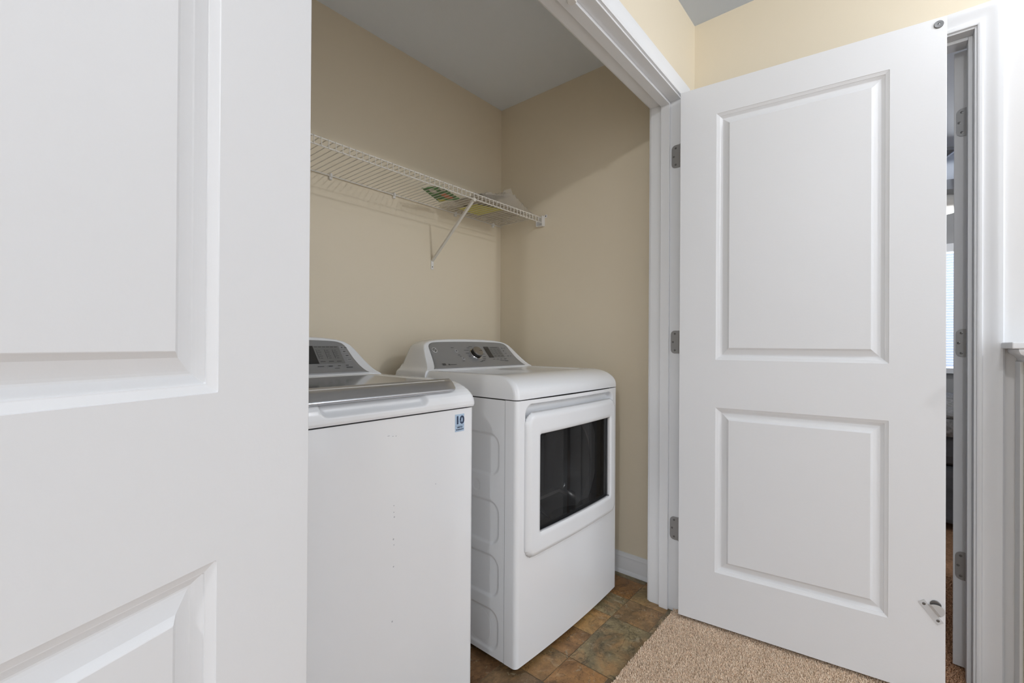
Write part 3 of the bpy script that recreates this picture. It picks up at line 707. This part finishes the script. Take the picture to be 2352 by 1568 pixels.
items += [(-0.122,1.0525,0.016,0.0020),(-0.106,1.0205,0.013,0.0018),(-0.101,1.015,0.008,0.0016),(-0.100,0.995,0.014,0.0016),
          (-0.222,0.984,0.018,0.0070),(-0.196,0.9825,0.009,0.0045),(-0.172,0.982,0.035,0.0018),
          (0.098,0.9985,0.012,0.0018),(0.125,0.9985,0.012,0.0018),(0.150,0.9985,0.011,0.0018),(0.178,0.9985,0.018,0.0020),(0.155,0.9915,0.042,0.0012),(0.180,0.9895,0.022,0.0020),
          (0.203,1.049,0.009,0.003),(0.221,1.049,0.014,0.0016),(0.203,1.036,0.010,0.003),(0.208,1.024,0.014,0.0016),(0.212,1.011,0.010,0.003),(0.231,1.011,0.012,0.0016),(0.140,1.0535,0.001,0.001)]
up_(print_bars(None, dcx, CY, 0, items, 'printed_markings', M['ink']), dr)
for (x, z) in ((-0.108, 1.038), (-0.092, 1.006)):
    P, nrm = face_pt(dcx, CY, 0, x, z, 0.0008)
    up_(MB().disc(P, nrm, [(0.0095,0),(0.0095,0.0014),(0.0085,0.0020),(0.0002,0.0020)], 24).build('button', M['pale'], smooth=40), dr)
up_(print_bars(None, dcx, CY, 0, [(-0.108,1.038,0.005,0.005),(-0.092,1.006,0.009,0.003)], 'button_symbols', M['ink'], 0.0032), dr)

# ------------------------------------------------------------ WASHER
WX0, WX1, WYF, WYB, WB = 0.2455, 0.9305, 0.930, 1.590, 0.017
wcx = (WX0+WX1)/2; WSE = 0.8905
wa = empty('washing_machine', (wcx, (WYF+WYB)/2, 0))
tag(wa, 'white top-loading washing machine with silver lid trim, behind the left open door', 'washing machine')
V, Fc = loft([rloop(WX0+0.002, WX1-0.002, WYF+0.003, WYB, 0.016, z) for z in (WB, WB+0.004, 0.3, 0.6, WSE-0.003)])
cab = up_(obj('cabinet', V, Fc, M['enamel'], smooth=40), wa)
V, Fc = loft([rloop(WX0+0.012, WX1-0.012, WYF+0.014, WYB-0.002, 0.016, z) for z in (0.02, WSE+0.006)])
up_(obj('chassis', V, Fc, M['gap'], smooth=40), wa)
for x in (WX0+0.05, WX1-0.05):
    for y in (WYF+0.07, WYB-0.06): up_(MB().tube([(x, y, 0.001), (x, y, 0.019)], 0.018, 14).build('levelling_foot', M['black'], smooth=40), wa)
# top deck: dense grid with finger scoop at front
PR = [(-0.002,0.0),(-0.004,0.006),(-0.004,0.016),(-0.0015,0.026),(0.003,0.034),(0.010,0.041),(0.020,0.0485),(0.034,0.0555),(0.052,0.062),(0.075,0.0675),(0.10,0.0705),(0.14,0.0715)]
def deck(u, k):
    # u in 0..1 across X ; k index into PR (float)
    i = min(int(k), len(PR)-2); f_ = k-i; a_ = PR[i][0]+(PR[i+1][0]-PR[i][0])*f_; b_ = PR[i][1]+(PR[i+1][1]-PR[i][1])*f_
    x = WX0-0.001+(WX1-WX0+0.002)*u; e = min(u, 1-u)*(WX1-WX0)
    z = WSE+0.001+b_; y = WYF+a_
    if e < 0.022:
        q = 1-math.sqrt(max(0, 1-(1-e/0.022)**2)); z -= 0.018*q*min(1, b_/0.03); y += 0.014*q
    sd = sd_rrect(x, WSE+b_, 0.612, 0.935, 0.148, 0.030, 0.022)
    dd_ = sstep(0.0, -0.014, sd); y += 0.016*dd_*sstep(0.0, 0.012, b_)
    return (x, y, z)
us = sorted(set(lin(0, 0.034, 10)+lin(0.034, 0.966, 190)+lin(0.966, 1, 10))); ks = lin(0, len(PR)-1, 56)
V, Fc = grid(deck, us, ks)
nu = len(us); last = len(V)-nu
# extend to the back around the lid opening
base = len(V); yb_ = WYB
for i in range(nu): x, y, z = V[last+i]; V.append((x, yb_, z))
for i in range(nu-1): Fc.append((last+i, last+i+1, base+i+1, base+i))
# side skirts and back
for side_ in (0, nu-1):
    idx = [j*nu+side_ for j in range(len(ks))]+[base+side_]
    b0 = len(V)
    for q in idx: V.append((V[q][0], V[q][1], WSE+0.001))
    for q in range(len(idx)-1): Fc.append((idx[q], idx[q+1], b0+q+1, b0+q))
dk = up_(obj('top_deck', V, Fc, M['enamel'], smooth=40), wa)
ztop = WSE+0.001+0.0715
up_(console(None, wcx, 1.400, 1.588, 0.001), wa); up_(face_panel(None, wcx, 1.400, 0.001), wa)
# lid glass and frame
lid = MB(); LX0, LX1, LY0, LY1 = WX0+0.062, WX1-0.098, 0.995, 1.335
V, Fc = loft([[(x, y, ztop+h) for x, y, _ in rloop(LX0-i_, LX1+i_, LY0-i_, LY1+i_*0.6, 0.02, 0, rb=0.02)] for i_, h in ((0.030,-0.001),(0.029,0.003),(0.026,0.0045),(0.004,0.0045),(0.001,0.0030))], capt=False)
ld = up_(obj('lid', V, Fc, M['enamel'], smooth=40), wa)
V, Fc = loft([[(x, y, ztop+h) for x, y, _ in rloop(LX0, LX1, LY0, LY1, 0.02, 0, rb=0.02)] for h in (0.002, 0.0034)])
lg = obj('lid_glass', V, Fc, M['lidglass'], smooth=40); lg.parent = ld
# silver curved trim bar at the lid front
TR = [(0.938,0.9365),(0.9355,0.938),(0.9335,0.9415),(0.9345,0.9445),(0.9365,0.946),(0.9415,0.9515),(0.950,0.9585),(0.960,0.9640),(0.970,0.9675),(0.979,0.9690),(0.981,0.9705),(0.984,0.9705),(0.986,0.968),(0.984,0.950),(0.950,0.9365)]
tx0, tx1 = WX0+0.052, 0.8745
V = []; n = len(TR); sta = []
for k in range(7):
    t = math.pi/2*k/6; sta.append((tx0+0.022*(1-math.sin(t)), 1-0.0*t, math.cos(t)))
stations = [(tx0+0.022*(1-math.sin(math.pi/2*k/6)), math.cos(math.pi/2*k/6)) for k in range(7)]+[(x, 0) for x in lin(tx0+0.03, tx1-0.05, 12)]+[(tx1-0.042*(1-math.sin(math.pi/2*k/8)), 1-math.cos(math.pi/2*k/8)) for k in range(9)]
for (x, c_) in stations:
    for (y, z) in TR:
        # corner rounding: pull the front toward the back at the ends
        if c_ > 0: y2 = y+(0.983-y)*0.62*c_; z2 = z+(0.9655-z)*0.30*c_*(1 if z < 0.96 else 0.2)
        else: y2, z2 = y, z
        V.append((x, y2, z2))
Fc = []
for i in range(len(stations)-1):
    for k in range(n): Fc.append((i*n+k, i*n+(k+1)%n, (i+1)*n+(k+1)%n, (i+1)*n+k))
Fc.append(tuple(range(n))[::-1]); Fc.append(tuple((len(stations)-1)*n+k for k in range(n)))
tr_ = obj('lid_trim', V, Fc, M['brush'], smooth=40); tr_.parent = ld; tr_['label'] = 'brushed silver curved trim along the lid front'
# console markings of the washer
W0 = 1.400
mb = MB(); V, Fc = face_patch(wcx, W0, 0.001, 0.055, 0.130, 1.000, 1.0585, 0.0017, 6); mb.add(V, Fc); up_(mb.build('display', M['display'], smooth=60), wa)
mb = MB(); V, Fc = face_patch(wcx, W0, 0.001, 0.130, 0.222, 1.000, 1.0585, 0.0016, 6); mb.add(V, Fc); up_(mb.build('indicator_field', M['panelgrey'], smooth=60), wa)
items = []
for k in range(6): items.append((0.139+k*0.0142, 1.0545, 0.011, 0.0022))
for cxx in (0.141, 0.170, 0.198):
    items.append((cxx-0.004, 1.031, 0.0018, 0.030))
    for k in range(5): items.append((cxx+0.005, 1.0435-k*0.0065, 0.013 if k % 2 else 0.009, 0.0016))
    items.append((cxx+0.004, 1.0065, 0.017, 0.0024))
items += [(0.233,1.053,0.007,0.003),(0.246,1.053,0.010,0.0016),(0.236,1.039,0.010,0.003),(0.240,1.025,0.011,0.003),(0.243,1.012,0.013,0.0018),
          (0.130,0.991,0.022,0.002),(0.164,0.9915,0.014,0.0026),(0.195,0.992,0.010,0.002),(0.224,0.9925,0.010,0.0024),(0.229,0.986,0.024,0.0022),(0.183,0.984,0.018,0.0014)]
up_(print_bars(None, wcx, W0, 0.001, items, 'printed_markings', M['ink']), wa)
mb = MB(); pts = []
for k in range(25):
    t = 2*math.pi*k/24; pts.append(face_pt(wcx, W0, 0.001, 0.164+0.0135*max(-1, min(1, 1.25*math.cos(t))), 0.9915+0.0036*max(-1, min(1, 1.25*math.sin(t))), 0.0018)[0])
mb.tube(pts, 0.0005, 5); b_ = up_(mb.build('start_button', M['pale']), wa)
for (x, z) in ((0.236,1.039),(0.240,1.025),(0.233,1.053),(0.243,1.012)):
    V, Fc = face_patch(wcx, W0, 0.001, x-0.008, x+0.008, z-0.0038, z+0.0038, 0.0016, 1); up_(obj('button', V, Fc, M['pale']), wa)
# sticker with lettering
st_ = up_(box('warranty_sticker', 0.8535, 0.8875, WYF+0.0022, WYF+0.0030, 0.8245, 0.8730, M['sticker']), wa)
st_['label'] = 'pale blue 10 year limited warranty sticker'
def letter(s, size, x, z, m, bold=0.0, sx=1.0, y=WYF+0.0019):
    V, Fc = text_mesh(s, size, bold); o = obj('lettering', [(x+v.x*sx, y-v.z, z+v.y) for v in V], Fc, m); o.parent = st_; return o
letter('10', 0.0300, 0.8705, 0.8555, M['navy'], 0.0011, 1.12); letter('YEAR', 0.0042, 0.8690, 0.8535, M['sticker'], 0, 1, WYF+0.0014)
letter('LIMITED', 0.0058, 0.8705, 0.8365, M['navy'], 0.0001); letter('WARRANTY', 0.0053, 0.8705, 0.8300, M['navy'], 0.0001)
bx_ = MB().box(0.8545, 0.8865, WYF+0.0017, WYF+0.0021, 0.8410, 0.8414).build('divider_line', M['navy']); bx_.parent = st_
# scuffs
def wf(px_, py_): # photo pixel to washer front plane point
    d = F+R*((px_-1176)/1035.02)-U*((py_-786.95)/1035.02); k = (WYF+0.0022)/d.y; return Vector((0,0,1.0699))+d*k
mb = MB()
for (px_, py_, wd, ht) in ((893,1001,8,1.4),(903,1001.5,5,1.4),(910,1001,4,1.6),(905,1161,3,2),(905,1176,3,2),(906,1187,4,3),(904,1238,4,4),(905,1251,3,2),(904,1301,4,3),(901,1427,4,4),(1001,1111,3,2)):
    q = wf(px_, py_); w_ = wd*0.00065; h_ = ht*0.0009; mb.box(q.x-w_/2, q.x+w_/2, q.y-0.0001, q.y+0.0006, q.z-h_/2, q.z+h_/2)
up_(mb.build('scuff_marks', M['scuff']), wa)

# ------------------------------------------------------------ WIRE SHELF
SX0, SX1, SYB, SYF, SZ = 0.16, 1.950, 1.7585, 1.458, 1.7535
sh = empty('wire_shelf', ((SX0+SX1)/2, 1.6, SZ)); tag(sh, 'white vinyl-coated wire shelf mounted on the back closet wall', 'shelf')
mb = MB(); mb.tube([(SX0, SYB, SZ), (SX1+0.012, SYB, SZ)], 0.0030, 8)
mb.tube([(SX0, SYF, SZ), (SX1, SYF, SZ)], 0.0026, 8); mb.tube([(SX0, SYF-0.002, SZ-0.027), (SX1, SYF-0.002, SZ-0.027)], 0.0026, 8)
up_(mb.build('rods', M['wire'], smooth=50), sh)
mb = MB(); x = SX0+0.006
while x < SX1+0.002:
    mb.tube([(x, SYB-0.001, SZ+0.0035), (x, SYF+0.004, SZ+0.0035), (x, SYF-0.0030, SZ+0.0010), (x, SYF-0.0055, SZ-0.006), (x, SYF-0.0055, SZ-0.029)], 0.0016, 6); x += 0.0254
up_(mb.build('deck_wires', M['wire'], smooth=50), sh)
for cx_ in (0.62, 0.916, 1.222, 1.602, 1.891):
    mb = MB(); mb.box(cx_-0.006, cx_+0.006, YB-0.012, YB-0.0005, SZ-0.016, SZ+0.006); mb.box(cx_-0.005, cx_+0.005, YB-0.017, YB-0.004, SZ-0.007, SZ-0.0035); mb.box(cx_-0.004, cx_+0.004, YB-0.016, YB-0.011, SZ-0.004, SZ+0.008)
    c_ = up_(mb.build('wall_clip', M['plastic']), sh); bevel(c_, 0.001)
# brace : flat folded strut with foot plate
mb = MB(); A_ = Vector((1.440, SYF-0.001, SZ-0.030)); B_ = Vector((1.453, YB-0.006, 1.482))
dv = (B_-A_).normalized(); sx_ = Vector((1,0,0)); nz = dv.cross(sx_).normalized()
def strip(a_, b_, w0, t0):
    V = []
    for p_ in (a_, b_):
        for u_, v_ in ((-1,-1),(1,-1),(1,1),(-1,1)): V.append(p_+sx_*w0*u_+nz*t0*v_)
    mb.add(V, [(0,1,2,3),(7,6,5,4),(0,4,5,1),(1,5,6,2),(2,6,7,3),(3,7,4,0)])
strip(A_, B_, 0.0060, 0.0012)
for s_ in (-1, 1):
    a2 = A_+sx_*s_*0.0055-nz*0.004; b2 = B_+sx_*s_*0.0055-nz*0.004
    V = []
    for p_ in (a2, b2):
        for u_, v_ in ((-0.0007,-0.004),(0.0007,-0.004),(0.0007,0.004),(-0.0007,0.004)): V.append(p_+sx_*u_+nz*v_)
    mb.add(V, [(0,1,2,3),(7,6,5,4),(0,4,5,1),(1,5,6,2),(2,6,7,3),(3,7,4,0)])
mb.box(1.434, 1.446, SYF-0.006, SYF+0.004, SZ-0.036, SZ-0.022)
br = up_(mb.build('support_brace', M['wire']), sh)
fp = box('foot_plate', 1.4455, 1.4605, YB-0.0045, YB-0.0003, 1.441, 1.487, M['plastic'], br, bev=0.001)
sc = MB().disc((1.453, YB-0.0045, 1.454), (0,-1,0), [(0.003,0),(0.0025,0.0012),(0.0002,0.0015)], 12).build('screw', M['screw']); sc.parent = fp
# end bracket on the right wall
mb = MB(); mb.box(XR-0.0035, XR-0.0003, SYF-0.012, SYF+0.036, SZ-0.044, SZ+0.012); mb.box(XR-0.026, XR-0.003, SYF-0.0115, SYF-0.0090, SZ-0.044, SZ+0.009)
mb.box(XR-0.026, XR-0.003, SYF-0.0115, SYF+0.030, SZ-0.046, SZ-0.0425); mb.box(XR-0.026, XR-0.003, SYF+0.028, SYF+0.0305, SZ-0.044, SZ-0.016)
mb.box(XR-0.0035, XR-0.0003, SYF-0.028, SYF-0.011, SZ+0.000, SZ+0.016)
eb = up_(mb.build('end_bracket', M['plastic']), sh); bevel(eb, 0.0015)
sc = MB().disc((XR-0.0035, SYF-0.020, SZ+0.008), (-1,0,0), [(0.0032,0),(0.0028,0.0012),(0.0002,0.0015)], 12).build('screw', M['black']); sc.parent = eb

# things on the shelf
ZD = SZ+0.0052
def sheet_thing(name, corners, th, m, label, cat, nz_=10, wob=0.003, top=None, seed=1, z=ZD, tilt=0.0):
    rr = np.random.default_rng(seed); ph = rr.uniform(0, 6, 4); c = [Vector((*q, 0)) for q in corners]; V = []; Fc = []; N = nz_
    for lay in (0, 1):
        for j in range(N+1):
            for i in range(N+1):
                u, v = i/N, j/N; p_ = c[0]*(1-u)*(1-v)+c[1]*u*(1-v)+c[2]*u*v+c[3]*(1-u)*v
                e = min(u, 1-u, v, 1-v); bul = min(1, e*6)
                hz = 0 if lay == 0 else th*(0.35+0.65*bul)+wob*bul*(math.sin(7*u+ph[0])*math.cos(6*v+ph[1])+0.5*math.sin(15*u*v+ph[2]))
                V.append((p_.x, p_.y, z+max(hz, 0.0006 if lay else 0)+tilt*(p_.x-c[0].x)))
    m2 = (N+1)**2
    for lay in (0, 1):
        for j in range(N):
            for i in range(N):
                q = (j*(N+1)+i, j*(N+1)+i+1, (j+1)*(N+1)+i+1, (j+1)*(N+1)+i); q = tuple(k+lay*m2 for k in q); Fc.append(q[::-1] if lay == 0 else q)
    rim = [i for i in range(N+1)]+[(j+1)*(N+1)-1 for j in range(1, N+1)]+[N*(N+1)+i for i in range(N-1, -1, -1)]+[j*(N+1) for j in range(N-1, 0, -1)]
    for k in range(len(rim)): a_, b2 = rim[k], rim[(k+1)%len(rim)]; Fc.append((a_, b2, b2+m2, a_+m2))
    o = obj(name, V, Fc, m, smooth=45); tag(o, label, cat); return o
gp = sheet_thing('seed_packet', [(1.257,1.603),(1.292,1.520),(1.470,1.580),(1.431,1.690)], 0.005, M['green'], 'green printed packet lying on the wire shelf left of the papers', 'packet', wob=0.001, seed=4, z=ZD+0.0006)
def patch(parent, pts, m, name, z=ZD-0.0001):
    return obj(name, [(x, y, z) for x, y in pts]+[(x, y, z+0.0005) for x, y in pts], [tuple(range(len(pts)))[::-1], tuple(range(len(pts), 2*len(pts)))], m, parent)
patch(gp, [(1.355,1.600),(1.368,1.572),(1.440,1.592),(1.425,1.622)], M['redprint'], 'red_lettering')
patch(gp, [(1.288,1.592),(1.298,1.570),(1.345,1.590),(1.322,1.612)], M['cream'], 'white_print')
patch(gp, [(1.395,1.660),(1.432,1.640),(1.440,1.660),(1.428,1.684)], M['yellow'], 'yellow_print')
patch(gp, [(1.300,1.545),(1.306,1.532),(1.350,1.545),(1.340,1.558)], M['cream'], 'white_print')
sheet_thing('booklet', [(1.560,1.700),(1.575,1.575),(1.730,1.530),(1.720,1.705)], 0.004, M['yellow'], 'yellow booklet at the bottom of the papers on the wire shelf', 'booklet', wob=0.0004, seed=5)
sheet_thing('booklet', [(1.478,1.640),(1.500,1.500),(1.850,1.500),(1.850,1.735)], 0.016, M['paper'], 'thick pale booklet stacked in the clear bag on the wire shelf', 'booklet', wob=0.001, seed=6, z=ZD+0.006)
sheet_thing('booklet', [(1.530,1.660),(1.540,1.510),(1.775,1.520),(1.790,1.700)], 0.010, M['paper'], 'topmost tilted pale booklet in the clear bag on the wire shelf', 'booklet', wob=0.003, seed=8, z=ZD+0.026, tilt=0.22)
# crumpled clear bag (heap surface)
N = 60; V = []; Fc = []; rr = np.random.default_rng(11); ph = rr.uniform(0, 6.28, 12)
HX = [(1.44,0.022),(1.53,0.052),(1.62,0.074),(1.70,0.096),(1.765,0.118),(1.80,0.108),(1.86,0.080),(1.91,0.055),(1.945,0.040)]
for j in range(N+1):
    for i in range(N+1):
        u, v = i/N, j/N; x = 1.474+0.470*u+0.02*math.sin(5*v+1)*(1-u); y = 1.476+0.268*v
        e = min(u, v, 1-v); env = sstep(0, 0.13, e)*sstep(0, 0.05, 1-u); hgt = interp(x, HX)*(1-0.35*abs(v-0.33))
        cr = 0.010*abs(math.sin(9*u+5*v+ph[0]))+0.009*abs(math.sin(14*v-7*u+ph[1]))+0.007*abs(math.sin(23*u+ph[2]))*abs(math.sin(19*v+ph[3]))+0.004*abs(math.sin(41*u-13*v))
        V.append((x, y, ZD+0.001+env*max(0.004, hgt-cr*1.25)+0.0006*e))
for j in range(N):
    for i in range(N): Fc.append((j*(N+1)+i, j*(N+1)+i+1, (j+1)*(N+1)+i+1, (j+1)*(N+1)+i))
bg = obj('plastic_bag', V, Fc, M['bag'], smooth=20)
# a stiff corner of film standing up
fl_ = MB(); fl_.add([(1.76,1.575,ZD+0.098),(1.815,1.570,ZD+0.088),(1.822,1.565,ZD+0.142),(1.775,1.572,ZD+0.122)], [(0,1,2,3)]).add([(1.815,1.570,ZD+0.088),(1.865,1.555,ZD+0.060),(1.850,1.560,ZD+0.082),(1.822,1.565,ZD+0.142)], [(0,1,2,3)])
c_ = fl_.build('bag_corner', M['bag'], bg); so = c_.modifiers.new('solid', 'SOLIDIFY'); so.thickness = 0.0005
tag(bg, 'crumpled clear plastic bag of booklets on the right end of the wire shelf', 'plastic bag')

# ------------------------------------------------------------ bedroom seen through the slit
struct(box('wall_bedroom_far', 5.50, 5.60, -2.4, 1.6, 0, ZC, M['greywall']))
struct(box('wall_bedroom_right', XB, 5.5, -2.5, -2.4, 0, ZC, M['greywall']))
struct(box('wall_bedroom_left', XB, 5.5, 1.6, 1.7, 0, ZC, M['greywall']))
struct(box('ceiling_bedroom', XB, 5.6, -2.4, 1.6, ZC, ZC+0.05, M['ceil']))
wn = box('window_1', 5.492, 5.499, -1.05, 0.35, 0.88, 1.93, M['daylight']); struct(wn, 'daylit bedroom window with pleated blind')
mb = MB(); mb.box(5.45, 5.499, -1.12, 0.42, 1.90, 1.97); mb.box(5.45, 5.499, -1.12, 0.42, 0.84, 0.885); mb.box(5.46, 5.499, -1.12, -1.05, 0.885, 1.90); mb.box(5.46, 5.499, 0.35, 0.42, 0.885, 1.90)
o = mb.build('window_frame', M['trim'], wn)
bl = MB(); z = 0.90
while z < 1.88: bl.box(5.462, 5.464, -1.04, 0.34, z, z+0.0205); z += 0.0235
bl = bl.build('window_blind', M['blind']); tag(bl, 'white slatted blind hanging over the bedroom window', 'blind')
bd = empty('bed', (4.55, -0.3, 0)); tag(bd, 'dark upholstered bed seen through the gap beside the bedroom door', 'bed')
o = up_(box('bed_base', 3.60, 5.30, -1.3, 1.2, 0.05, 0.38, M['darkbed'], bev=0.03), bd)
o = up_(box('mattress', 3.58, 5.32, -1.32, 1.22, 0.385, 0.66, M['darkbed'], bev=0.06), bd)
V, Fc = grid(lambda x, y: (x, y, 0.675+0.012*math.sin(x*38+y*3)+0.008*math.sin(x*71-y*5)), lin(3.56, 5.34, 80), lin(-1.33, 1.23, 30))
n0 = len(V); V += [(3.553, y, z) for z in (0.66, 0.56) for y in lin(-1.33, 1.23, 30)]; Fc += [(n0+i, n0+i+1, n0+31+i, n0+30+i) for i in range(29)]
thr = up_(obj('throw_blanket', V, Fc, M['bedding'], smooth=60), bd); so = thr.modifiers.new('solid', 'SOLIDIFY'); so.thickness = 0.01
fn = empty('ceiling_fan', (4.35, -0.25, ZC)); tag(fn, 'dark-bladed ceiling fan in the bedroom beyond the door gap', 'ceiling fan')
up_(MB().disc((4.35,-0.25,ZC), (0,0,-1), [(0.07,0),(0.07,0.02),(0.02,0.05),(0.015,0.22),(0.10,0.23),(0.11,0.30),(0.05,0.33),(0.0002,0.33)], 24).build('motor', M['brush'], smooth=40), fn)
up_(MB().disc((4.35,-0.25,2.12), (0,0,-1), [(0.05,0),(0.10,0.02),(0.11,0.06),(0.08,0.11),(0.0002,0.13)], 24).build('light_globe', M['globe'], smooth=60), fn)
for k in range(5):
    t = 2*math.pi*k/5+0.35; u_ = Vector((math.cos(t), math.sin(t), 0)); v_ = Vector((-u_.y, u_.x, 0.12)); c0 = Vector((4.35,-0.25,2.16)); V = []
    for (a_, b_) in ((0.10,0.03),(0.22,0.055),(0.55,0.07),(0.62,0.05),(0.62,-0.05),(0.55,-0.07),(0.22,-0.055),(0.10,-0.03)): V.append(c0+u_*a_+v_*b_)
    V += [p_+Vector((0,0,0.008)) for p_ in V]; n = 8
    up_(obj('blade', V, [tuple(range(n))[::-1], tuple(range(n, 2*n))]+[(i,(i+1)%n,(i+1)%n+n,i+n) for i in range(n)], M['fanblade']), fn)
lamp((4.35, -0.25, 1.93), 16.0, 0.06)

# ------------------------------------------------------------ hall ceiling lamps (just out of frame)
for i, (loc, pw) in enumerate(LAMPS):
    base = empty('ceiling_lamp', (loc[0], loc[1], ZC))
    tag(base, ['flush ceiling lamp in the hall nearest the closet doors', 'flush ceiling lamp along the hall to the left', 'flush ceiling lamp at the back of the hall behind the viewer'][i], 'ceiling lamp')
    up_(MB().disc((loc[0], loc[1], ZC), (0,0,-1), [(0.10,0),(0.10,0.018),(0.05,0.022),(0.0002,0.022)], 32).build('base_plate', M['brush'], smooth=40), base)
    lamp(loc, pw)
